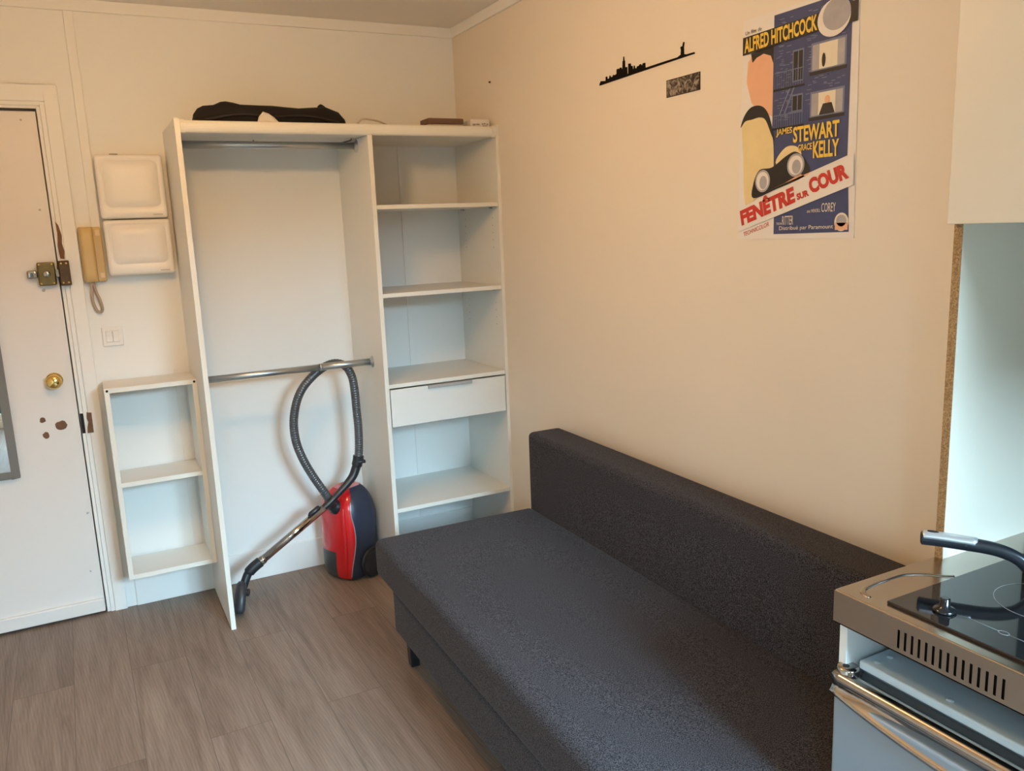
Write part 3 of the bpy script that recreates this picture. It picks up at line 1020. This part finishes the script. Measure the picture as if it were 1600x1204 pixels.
# front lip with real ventilation slots
LZ0 = SZ - 0.0605
fl = MB()
slots = [(-2.866 - 0.0124 * k) for k in range(15)]
sw_ = 0.0022
zs0, zs1 = 0.827, 0.859
ys = [KY] + [q for c in slots for q in (c + sw_, c - sw_)] + [KEND]
for a_, b_ in zip(ys[::2], ys[1::2]):
    fl.box(SX, SX + 0.003, b_, a_, LZ0, SZ - 0.002)
for c in slots:
    fl.box(SX, SX + 0.003, c - sw_, c + sw_, LZ0, zs0)
    fl.box(SX, SX + 0.003, c - sw_, c + sw_, zs1, SZ - 0.002)
fl.box(SX, SX + 0.035, KEND, KY, LZ0, LZ0 + 0.002)
fl.box(SX + 0.003, 0.0, KY - 0.0035, KY - 0.0005, LZ0 + 0.022, SZ - 0.003)
fl.build('front_lip', STEEL, kt)
MB().box(SX + 0.010, SX + 0.014, -3.10, -2.84, LZ0 + 0.004, SZ - 0.006).build('vent_backing', DARK, kt)
bd = smooth_path([(-0.512, -2.790, SZ - 0.001), (-0.507, -2.772, SZ), (-0.490, -2.761, SZ), (-0.45, -2.757, SZ), (-0.405, -2.756, SZ), (-0.378, -2.761, SZ), (-0.352, -2.778, SZ), (-0.335, -2.798, SZ), (-0.318, -2.812, SZ)], 8)
MB().tube([p - Vector((0, 0, 0.0035)) for p in bd], [0.0030 if i in (0, len(bd) - 1) else 0.0066 for i in range(len(bd))], 10).build('embossed_rim', STEEL, kt)
hg = MB().box(-0.506, -0.055, -3.34, -2.819, SZ, SZ + 0.005).build('glass_hob', GLASSK, kt, bevel=0.0012)
for cx, cy, r in ((-0.300, -2.96, 0.075), (-0.300, -3.20, 0.09)):
    P = [(cx + r * math.cos(2 * math.pi * k / 64), cy + r * math.sin(2 * math.pi * k / 64), SZ + 0.0051) for k in range(64)]
    MB().tube(P, 0.0006, 4, closed=True).build('zone_ring', GLASSM, hg)
mk = MB()
for cx, cy in ((-0.452, -2.985), (-0.452, -3.03)):
    P = [(cx + 0.006 * math.cos(2 * math.pi * k / 24), cy + 0.008 * math.sin(2 * math.pi * k / 24), SZ + 0.0051) for k in range(24)]
    mk.tube(P, 0.0005, 4, closed=True)
mk.tube([(-0.452, -2.915, SZ + 0.0051), (-0.452, -2.977, SZ + 0.0051)], 0.0004, 4)
mk.tube([(-0.452, -2.993, SZ + 0.0051), (-0.452, -3.022, SZ + 0.0051)], 0.0004, 4)
mk.tube([(-0.452, -3.038, SZ + 0.0051), (-0.452, -3.10, SZ + 0.0051)], 0.0004, 4)
mk.build('touch_marks', GLASSM, hg)
kn = MB().lathe([(0.017, 0), (0.018, 0.003), (0.015, 0.006), (0.0085, 0.008), (0.0078, 0.022), (0.0060, 0.024)], (-0.462, -2.893, SZ + 0.005), (0, 0, 1), 28)
kn.build('control_knob', mat('gloss_black', (0.008, 0.008, 0.009), 0.12), kt)

# pan with its handle towards the sofa
pn = thing('frying_pan', (-0.20, -3.03, SZ + 0.005), 'black pan with silver inlaid handle standing on the glass hob', 'pan')
pc = Vector((-0.205, -3.035, SZ + 0.005))
MB().lathe([(0.070, 0), (0.078, 0.003), (0.092, 0.030), (0.098, 0.042), (0.096, 0.043), (0.089, 0.030), (0.074, 0.006), (0.001, 0.005)], pc, (0, 0, 1), 48).build('pan_body', mat('pan_black', (0.012, 0.012, 0.013), 0.35), pn)
HPts = [(-0.3575, -2.768, 0.9475), (-0.344, -2.789, 0.9480), (-0.323, -2.821, 0.9470), (-0.302, -2.853, 0.9455), (-0.288, -2.876, 0.9415), (-0.276, -2.897, 0.9320), (-0.268, -2.910, 0.917), (-0.262, -2.920, 0.902), (-0.256, -2.930, 0.892)]
hpth = smooth_path(HPts, 6)
hdirv = (Vector(HPts[4]) - Vector(HPts[0])).normalized()
sidev = Vector((hdirv.y, -hdirv.x, 0)).normalized()
rings = []
for i, p in enumerate(hpth):
    t = (hpth[min(i + 1, len(hpth) - 1)] - hpth[max(i - 1, 0)]).normalized()
    upv = sidev.cross(t)
    if upv.z < 0:
        upv = -upv
    s = i / (len(hpth) - 1)
    hw = 0.0125 * (1 - 0.30 * s) * (0.72 if i == 0 else 1)
    hh = 0.0125 * (1 - 0.22 * s) * (0.72 if i == 0 else 1)
    rings.append([p + sidev * (hw * math.copysign(abs(math.cos(a)) ** .75, math.cos(a))) + upv * (hh * math.copysign(abs(math.sin(a)) ** .75, math.sin(a))) for a in [2 * math.pi * k / 20 for k in range(20)]])
hnd = MB().loft(rings, 0, True, True).build('pan_handle', mat('handle_black', (0.012, 0.014, 0.019), 0.3), pn)
inl = MB()
rings = []
for i, p in enumerate(hpth[1:17]):
    q = hpth[i + 2] if i < 15 else hpth[i + 1]
    s = i / 15
    hw = 0.0114 * (0.75 if i in (0, 15) else 1)
    up2 = Vector((0, 0, 1))
    prof = []
    for k in range(9):
        a = math.pi * (0.02 + 0.96 * k / 8)
        prof.append(p + sidev * ((hw + 0.0012) * math.copysign(abs(math.cos(a)) ** .75, math.cos(a))) + up2 * (0.002 + 0.0114 * abs(math.sin(a)) ** .75))
    prof += [p + up2 * 0.002]
    rings.append(prof)
inl.loft(rings, 0, True, True)
inl.build('silver_inlay', SILVER, hnd)
ho_ = hpth[5] + Vector((0, 0, 0.0133))
hl = []
for k in range(20):
    a = 2 * math.pi * k / 20
    hl.append(ho_ + hdirv * (0.0095 * math.cos(a)) + sidev * (0.0042 * math.sin(a)))
MB().add([p - Vector((0, 0, .002)) for p in hl] + [p + Vector((0, 0, .0008)) for p in hl], [list(range(20))[::-1], list(range(20, 40))] + [(i, (i + 1) % 20, 20 + (i + 1) % 20, 20 + i) for i in range(20)]).build('hanging_hole', DARK, hnd)

# fridge
FX = -0.545
FY0, FY1 = -3.300, KY - 0.026
fg = thing('mini_fridge', (-0.28, -3.03, 0.02), 'grey small fridge with chrome door rim under the steel worktop', 'fridge')
MB().box(-0.498, -0.03, FY0, FY1 - 0.010, 0.02, 0.736).build('fridge_body', FRIDGE, fg, bevel=0.004)
ft = MB().box(-0.508, -0.03, FY0, FY1 - 0.010, 0.736, 0.752).build('top_plate', FRTOP, fg, bevel=0.003)
for xx, yy in ((-0.488, -2.792), (-0.455, -2.792), (-0.488, -2.93)):
    MB().lathe([(0.006, 0), (0.005, 0.0015), (0.001, 0.002)], (xx, yy, 0.752), (0, 0, 1), 14).build('rivet', FRTOP, ft)
fdo = MB().box(FX, -0.503, FY0, FY1 + 0.012, 0.03, 0.690).build('fridge_door', FRIDGE, fg, bevel=0.006, seg=3)
MB().box(-0.512, -0.498, FY0 + 0.01, FY1 - 0.012, 0.03, 0.715).build('door_seal', DARK, fg)
# chrome rim: flat by the hinge, hollowed out to a finger scoop towards the middle
rings = []
yl = FY1 + 0.014
for k in range(41):
    t = k / 40
    y = yl + (FY0 - yl) * t
    sc = max(0.0, math.sin(math.pi * min(1, max(0, (t - 0.04) / 0.92)))) ** 0.6
    zl = 0.690 - 0.030 * math.sin(math.pi * t) ** 0.8
    dd = 0.026 * sc
    pr = [(-0.503, 0.731), (FX + 0.004, 0.731), (FX - 0.003, 0.728), (FX - 0.004, 0.718), (FX - 0.002, 0.712),
          (FX + dd * 0.7, 0.706), (FX + dd, zl + 0.026), (FX + dd * 0.8, zl + 0.017), (FX - 0.003, zl + 0.011), (FX - 0.007, zl + 0.006), (FX - 0.004, zl), (-0.503, zl)]
    rings.append([(x, y, z) for x, z in pr])
MB().loft(rings, 0, True, True).build('chrome_rim', CHROME, fdo)
hc = MB().lathe([(0.019, 0), (0.019, 0.045), (0.0175, 0.048), (0.001, 0.0485)], (-0.523, FY1 + 0.000, 0.692), (0, 0, 1), 28).build('hinge_cap', CHROME, fdo)
MB().lathe([(0.006, 0), (0.006, 0.0006)], (-0.526, FY1 + 0.002, 0.7405), (0, 0, 1), 16).build('hinge_hole', DARK, hc)

# end panel, wall cabinet, splashback
KX = -0.2666
ep = thing('kitchen_end_panel', (-0.13, KY, SZ), 'white end panel with raw chipboard edge between steel worktop and wall cabinet', 'panel')
epo = MB().box(KX + 0.001, 0.004, KY - 0.016, KY, SZ, 1.5).build('board', PANELW, ep)
MB().box(KX - 0.0005, KX + 0.001, KY - 0.016, KY, SZ, 1.5).build('chipboard_edge', CHIP, ep)
wc = thing('wall_cabinet', (-0.13, -3.3, 1.5), 'white kitchen wall cabinet above the hob', 'cabinet')
MB().box(-0.266, 0.004, KEND, KY, 1.502, 2.30).build('cabinet_body', PANELW, wc, bevel=0.001)
for y0, y1 in ((-3.325, KY + 0.002), (KEND - 0.002, -3.329)):
    MB().box(-0.285, -0.267, y0, y1, 1.500, 2.302).build('cabinet_door', CABW, wc, bevel=0.0012)
sb = MB().box(-0.008, 0.005, KEND, KY - 0.017, SZ + 0.001, 1.498)
tag(sb.build('splashback', SPLASH), 'dark splashback panel on the wall behind the hob', 'panel')

# ------------------------------------------------------------------ wall decoration
sk = MB()
P = [(0.5, 0.6), (0.7, 1.2), (1.4, 1.9), (2.6, 1.7), (4.3, 1.5), (4.35, 2.8), (4.9, 2.8), (5.0, 1.9), (6.4, 2.0), (6.7, 2.8), (7.2, 2.1), (8.5, 2.2), (8.7, 2.7), (9.4, 2.4), (10.7, 2.6), (10.8, 4.0), (11.6, 4.1), (11.7, 3.8),
     (12.5, 3.9), (12.6, 4.2), (13.2, 4.2), (13.3, 3.7), (14.1, 3.7), (14.25, 5.9), (14.6, 6.1), (14.75, 7.3), (14.9, 6.1), (15.2, 5.9), (15.3, 3.9), (16.4, 3.8), (16.5, 1.6), (17.3, 1.6), (17.4, 4.6), (18.4, 4.5), (18.5, 3.5),
     (19.3, 3.6), (19.5, 2.6), (20.2, 2.5), (20.45, 3.5), (20.8, 2.5), (21.9, 2.5), (22.0, 2.9), (23.2, 3.0), (23.4, 3.3), (24.0, 3.3), (24.1, 2.8), (25.0, 2.9), (25.1, 3.3), (26.1, 3.3), (26.2, 1.75), (34, 1.85), (42.2, 1.9), (43.2, 2.2),
     (43.7, 2.3), (43.85, 3.6), (43.6, 4.4), (44.0, 4.6), (44.5, 4.5), (44.9, 5.6), (45.15, 5.6), (44.9, 4.3), (44.95, 2.3), (45.6, 2.15), (46.5, 1.95), (49.7, 1.9), (49.7, 1.5), (40, 1.35), (26.2, 1.1)]
sk.prism(P, lambda u, v, ww: (ww, -1.21 - u / 100, 1.98 + v / 100), XW - 0.004, XW)
tag(sk.build('skyline_silhouette', mat('black_metal_cutout', (0.006, 0.004, 0.003), 0.7, spec=0.1)), 'thin black cut-out city skyline on the right wall', 'wall decoration')
pf = thing('small_print', (XW, -1.655, 1.89), 'small sepia photo print on the wall below the black skyline', 'picture')
MB().box(XW - 0.003, XW, -1.732, -1.579, 1.892, 1.942).build('backing', mat('print_border', (0.03, 0.02, 0.015), 0.6), pf)
MB().box(XW - 0.0036, XW - 0.003, -1.730, -1.581, 1.894, 1.940).build('print', mat_print(), pf)

# poster
po = thing('film_poster', (XW, -2.09, 1.465), 'large blue, yellow and red film poster on the right wall', 'poster')
PX, PY, PZ = XW - 0.002, -1.9, 1.47


def pp(layer):
    return lambda u, v, ww=0: (PX - layer * 0.0003 - ww, PY - u / 100, PZ + v / 100)


MB().prism([(-0.5, -0.4), (39.0, -0.3), (38.2, 55.8), (37.7, 56.6), (0.7, 56.8)], lambda u, v, ww: (PX + ww, PY - u / 100, PZ + v / 100), 0, 0.002).build('paper', PAPER, po)
BLUE = mat('ink_blue', (0.045, 0.062, 0.165), 0.55, var=0.15, scale=30)
BLUE2 = mat('ink_grey_blue', (0.16, 0.19, 0.31), 0.55)
INK = mat('ink_black', (0.012, 0.010, 0.012), 0.5)
YEL = mat('ink_yellow', (0.84, 0.56, 0.07), 0.55)
REDI = mat('ink_red', (0.56, 0.035, 0.022), 0.55)
SKIN = mat('ink_salmon', (0.80, 0.44, 0.27), 0.55, var=0.08, scale=20)
PYEL = mat('ink_pale_yellow', (0.80, 0.64, 0.33), 0.55, var=0.08, scale=25)
CREAM = mat('ink_cream', (0.78, 0.70, 0.55), 0.55)
GREYI = mat('ink_grey', (0.40, 0.38, 0.40), 0.55, var=0.2, scale=40)
IMATS = [BLUE, BLUE2, INK, YEL, REDI, SKIN, PYEL, CREAM, GREYI, PAPER]
il = MB()


def patch(pts, layer, m):
    f = pp(layer)
    il.prism(pts, lambda u, v, ww: f(u, v, ww), 0, 0.0002, m)


def oval(cx, cy, a, b, n=28, rot=0.0):
    c, s = math.cos(rot), math.sin(rot)
    return [(cx + a * math.cos(t) * c - b * math.sin(t) * s, cy + a * math.cos(t) * s + b * math.sin(t) * c) for t in [2 * math.pi * k / n for k in range(n)]]


def soft(P, per=5):
    n = len(P)
    out = []
    for i in range(n):
        a, b, c, d = [Vector((*P[(i + k) % n], 0)) for k in (-1, 0, 1, 2)]
        for k in range(per):
            t = k / per
            q = 0.5 * ((2 * b) + (c - a) * t + (2 * a - 5 * b + 4 * c - d) * t * t + (3 * b - 3 * c + d - a) * t ** 3)
            out.append((q.x, q.y))
    return out


def quad(x0, x1, y0, y1):
    return [(x0, y0), (x1, y0), (x1, y1), (x0, y1)]


patch([(11.9, 12.5), (36.3, 19.05), (36.3, 55.7), (11.9, 55.7)], 1, 0)          # blue wall
patch([(13.1, 0.9), (37.5, 1.2), (36.9, 11.8), (13.1, 5.3)], 1, 0)              # lower blue panel
# plain brickwork and windows
random.seed(3)
for k in range(330):
    x, y = random.uniform(12.4, 34), random.uniform(29.5, 54.8)
    if (18 < x < 22.6) or (24 < x < 35.4 and (28.6 < y < 35.6 or 39.2 < y < 46.8)):
        continue
    patch(quad(x, x + random.uniform(.8, 1.6), y, y + 0.16), 2, 1)
for y0, y1 in ((38.4, 46.0), (31.2, 35.4)):
    patch(quad(18.5, 22.1, y0, y1), 3, 1)
    patch(quad(18.8, 20.2, y0 + .3, y1 - .4), 4, 2)
    patch(quad(20.5, 21.8, y0 + .3, y1 - .4), 4, 2)
for yb, yt in ((37.6, 41.4), (28.0, 30.9)):
    for k in range(13):
        x = 12.6 + k * 0.78
        patch(quad(x, x + 0.14, yb, yt), 5, 1)
    patch(quad(12.4, 22.4, yt, yt + .22), 5, 1)
    patch(quad(12.2, 22.6, yb - .5, yb), 5, 2)
patch([(14.2, 31), (14.7, 31), (18.2, 37.4), (17.7, 37.4)], 5, 1)
patch([(15.8, 31), (16.3, 31), (19.6, 37.4), (19.1, 37.4)], 5, 1)
for (x0, x1, y0, y1) in ((24.4, 35.1, 39.5, 46.4), (24.5, 34.9, 28.8, 35.1)):
    patch(quad(x0, x1, y0, y1), 3, 1)
    patch(quad(x0 + .5, x1 - .5, y0 + .6, y1 - .5), 4, 7)
    patch(quad(x0 + .5, x0 + 2.6, y0 + .6, y1 - .5), 5, 8)
    patch(quad(x1 - 2.6, x1 - .5, y0 + .6, y1 - .5), 5, 8)
    patch(quad(x0 - .3, x1 + .2, y0 - .5, y0 + .3), 5, 2)
# plain colour shapes standing in for the painted figures
patch(oval(28.4, 42.0, .55, 1.6), 6, 2)
patch(oval(30.4, 41.9, .5, 1.5), 6, 7)
patch([(27.4, 29.4), (32.2, 29.4), (31.2, 31.9), (28.6, 31.9)], 6, 2)
patch(oval(29.9, 32.7, .8, 1.0), 6, 5)
patch([(2.3, 41.0), (4.2, 35.6), (6.7, 33.0), (9.6, 32.4), (11.9, 31.0), (11.9, 48.6), (4.5, 47.6), (2.8, 46.0)], 2, 5)
patch([(3.8, 48.0), (11.9, 48.8), (11.9, 44.2), (11.0, 46.2), (8.4, 47.2), (5.8, 46.6), (4.4, 45.6)], 3, 2)
patch(soft([(0.9, 30.0), (3.4, 32.4), (8.0, 32.6), (11.0, 29.0), (12.6, 23.0), (12.0, 13.5), (6.3, 10.4), (2.4, 9.2), (1.4, 22.0)]), 4, 6)
patch(soft([(0.3, 29.6), (1.6, 32.4), (4.2, 34.4), (8.0, 34.2), (10.6, 31.6), (12.8, 25.2), (11.8, 26.4), (9.6, 30.4), (7.4, 31.4), (4.6, 31.2), (2.0, 31.0)]), 5, 2)
patch(soft([(13.4, 19.4), (16.8, 22.8), (20.6, 22.6), (22.0, 20.2), (17.0, 17.4)]), 4, 6)
patch(soft([(5.6, 10.6), (5.4, 14.2), (7.6, 17.8), (12.2, 18.2), (17.0, 20.6), (20.4, 21.4), (23.6, 19.0), (24.4, 15.6), (14.0, 12.6)]), 5, 2)
for cx, cy, a, b in ((8.9, 14.9, 2.7, 2.9), (20.4, 18.1, 2.9, 2.9)):
    patch(oval(cx, cy, a, b), 6, 8)
    patch(oval(cx, cy, a * .82, b * .82), 7, 9)
    patch(oval(cx + .3, cy - .4, a * .5, b * .6), 8, 8)
patch([(12.0, 12.55), (25.2, 16.05), (24.0, 15.0), (22.0, 15.8), (16.6, 13.8)], 6, 5)
# white diagonal band, black slanted band, grey disc
patch([(0.2, 8.0), (36.4, 18.95), (38.4, 19.4), (38.6, 12.2), (36.9, 11.7), (13.1, 5.3), (0.0, 1.7)], 9, 9)
patch([(0.9, 48.0), (26.8, 48.8), (38.0, 48.7), (38.0, 53.3), (26.4, 52.95), (0.9, 52.5)], 9, 2)
patch(oval(31.2, 50.9, 4.9, 4.2), 10, 9)
patch(oval(32.0, 51.6, 4.1, 3.6), 11, 8)
patch(oval(35.25, 3.6, 2.1, 2.2), 3, 7)
patch(quad(33.4, 37.2, 1.7, 3.4), 4, 5)
patch(oval(35.25, 3.9, 1.5, 1.4), 4, 8)
il.build('printed_picture', IMATS, po, merge=False)



def lettering(txt, bl, br, tl, layer, m, bold=0.02):
    lt = MB()
    cu_ = bpy.data.curves.new('lettering', 'FONT')
    cu_.body = txt
    cu_.size = 1.0
    cu_.offset = bold
    cu_.resolution_u = 3
    ob = bpy.data.objects.new('lettering', cu_)
    COL.objects.link(ob)
    dg = bpy.context.evaluated_depsgraph_get()
    dg.update()
    me = bpy.data.meshes.new_from_object(ob.evaluated_get(dg))
    vs = [v.co.copy() for v in me.vertices]
    x0, x1 = min(v.x for v in vs), max(v.x for v in vs)
    y0, y1 = min(v.y for v in vs), max(v.y for v in vs)
    BLv, BRv, TLv = Vector(bl), Vector(br), Vector(tl)
    f = pp(layer)
    out = []
    for v in vs:
        s, t = (v.x - x0) / (x1 - x0), (v.y - y0) / (y1 - y0)
        q = BLv + (BRv - BLv) * s + (TLv - BLv) * t
        out.append(f(q.x, q.y))
    lt.add(out, [list(p.vertices) for p in me.polygons], 0)
    lt.build('lettering', LM[m], po, merge=False)
    bpy.data.objects.remove(ob)
    bpy.data.curves.remove(cu_)
    bpy.data.meshes.remove(me)


LM = [YEL, REDI, INK, CREAM, GREYI]
lettering('Un film de', (1.6, 53.0), (7.5, 53.1), (1.6, 54.0), 3, 2, 0.0)
lettering('ALFRED HITCHCOCK', (1.6, 48.45), (26.3, 49.15), (1.5, 52.15), 12, 0, 0.03)
lettering('JAMES', (13.6, 25.6), (19.0, 25.7), (13.6, 27.6), 9, 0, 0.02)
lettering('STEWART', (19.4, 23.6), (33.9, 23.7), (19.3, 27.5), 9, 0, 0.03)
lettering('GRACE', (21.1, 21.4), (25.6, 21.5), (21.1, 23.0), 9, 0, 0.02)
lettering('KELLY', (26.0, 19.3), (34.0, 19.2), (25.9, 23.3), 9, 0, 0.03)
lettering('FENÊTRE', (1.4, 3.3), (20.8, 8.9), (0.3, 8.3), 12, 1, 0.058)
lettering('SUR', (21.4, 9.3), (25.3, 10.3), (20.9, 10.9), 12, 1, 0.058)
lettering('COUR', (25.8, 10.6), (37.4, 13.8), (24.5, 14.3), 12, 1, 0.058)
lettering('TECHNICOLOR', (1.9, 0.3), (11.5, 3.1), (1.8, 1.5), 3, 1, 0.0)
lettering('avec WENDELL', (24.4, 6.1), (28.7, 6.2), (24.4, 6.9), 3, 3, 0.0)
lettering('COREY', (29.0, 6.15), (33.4, 6.15), (29.0, 8.3), 3, 3, 0.0)
lettering('THELMA', (14.0, 3.3), (16.0, 3.3), (14.0, 3.9), 3, 3, 0.0)
lettering('RITTER', (16.1, 3.25), (19.9, 3.3), (16.1, 5.5), 3, 3, 0.0)
lettering('Distribué par Paramount', (15.1, 1.6), (32.8, 1.8), (15.1, 2.9), 3, 3, 0.0)
# ------------------------------------------------------------------ pendant lamp that lights the room
LP = Vector((-1.45, -1.66, 2.17))
pl = thing('pendant_lamp', (LP.x, LP.y, ZC), 'white opal globe pendant lamp hanging from the ceiling', 'lamp')
MB().lathe([(0.045, 0), (0.045, 0.012), (0.012, 0.025), (0.001, 0.026)], (LP.x, LP.y, ZC), (0, 0, -1), 24).build('canopy', PLASTIC, pl)
MB().tube([(LP.x, LP.y, ZC - 0.02), (LP.x, LP.y, LP.z + 0.075)], 0.003, 8).build('flex', PLASTIC, pl)
R_ = 0.075
prof = [(R_ * math.sin(math.pi * k / 16), -R_ * math.cos(math.pi * k / 16)) for k in range(17)]
lampmat = mat_emit('opal_glass_lit', LAMP_COL, LAMP_WATT)
MB().lathe(prof, LP, (0, 0, 1), 32).build('globe', lampmat, pl)
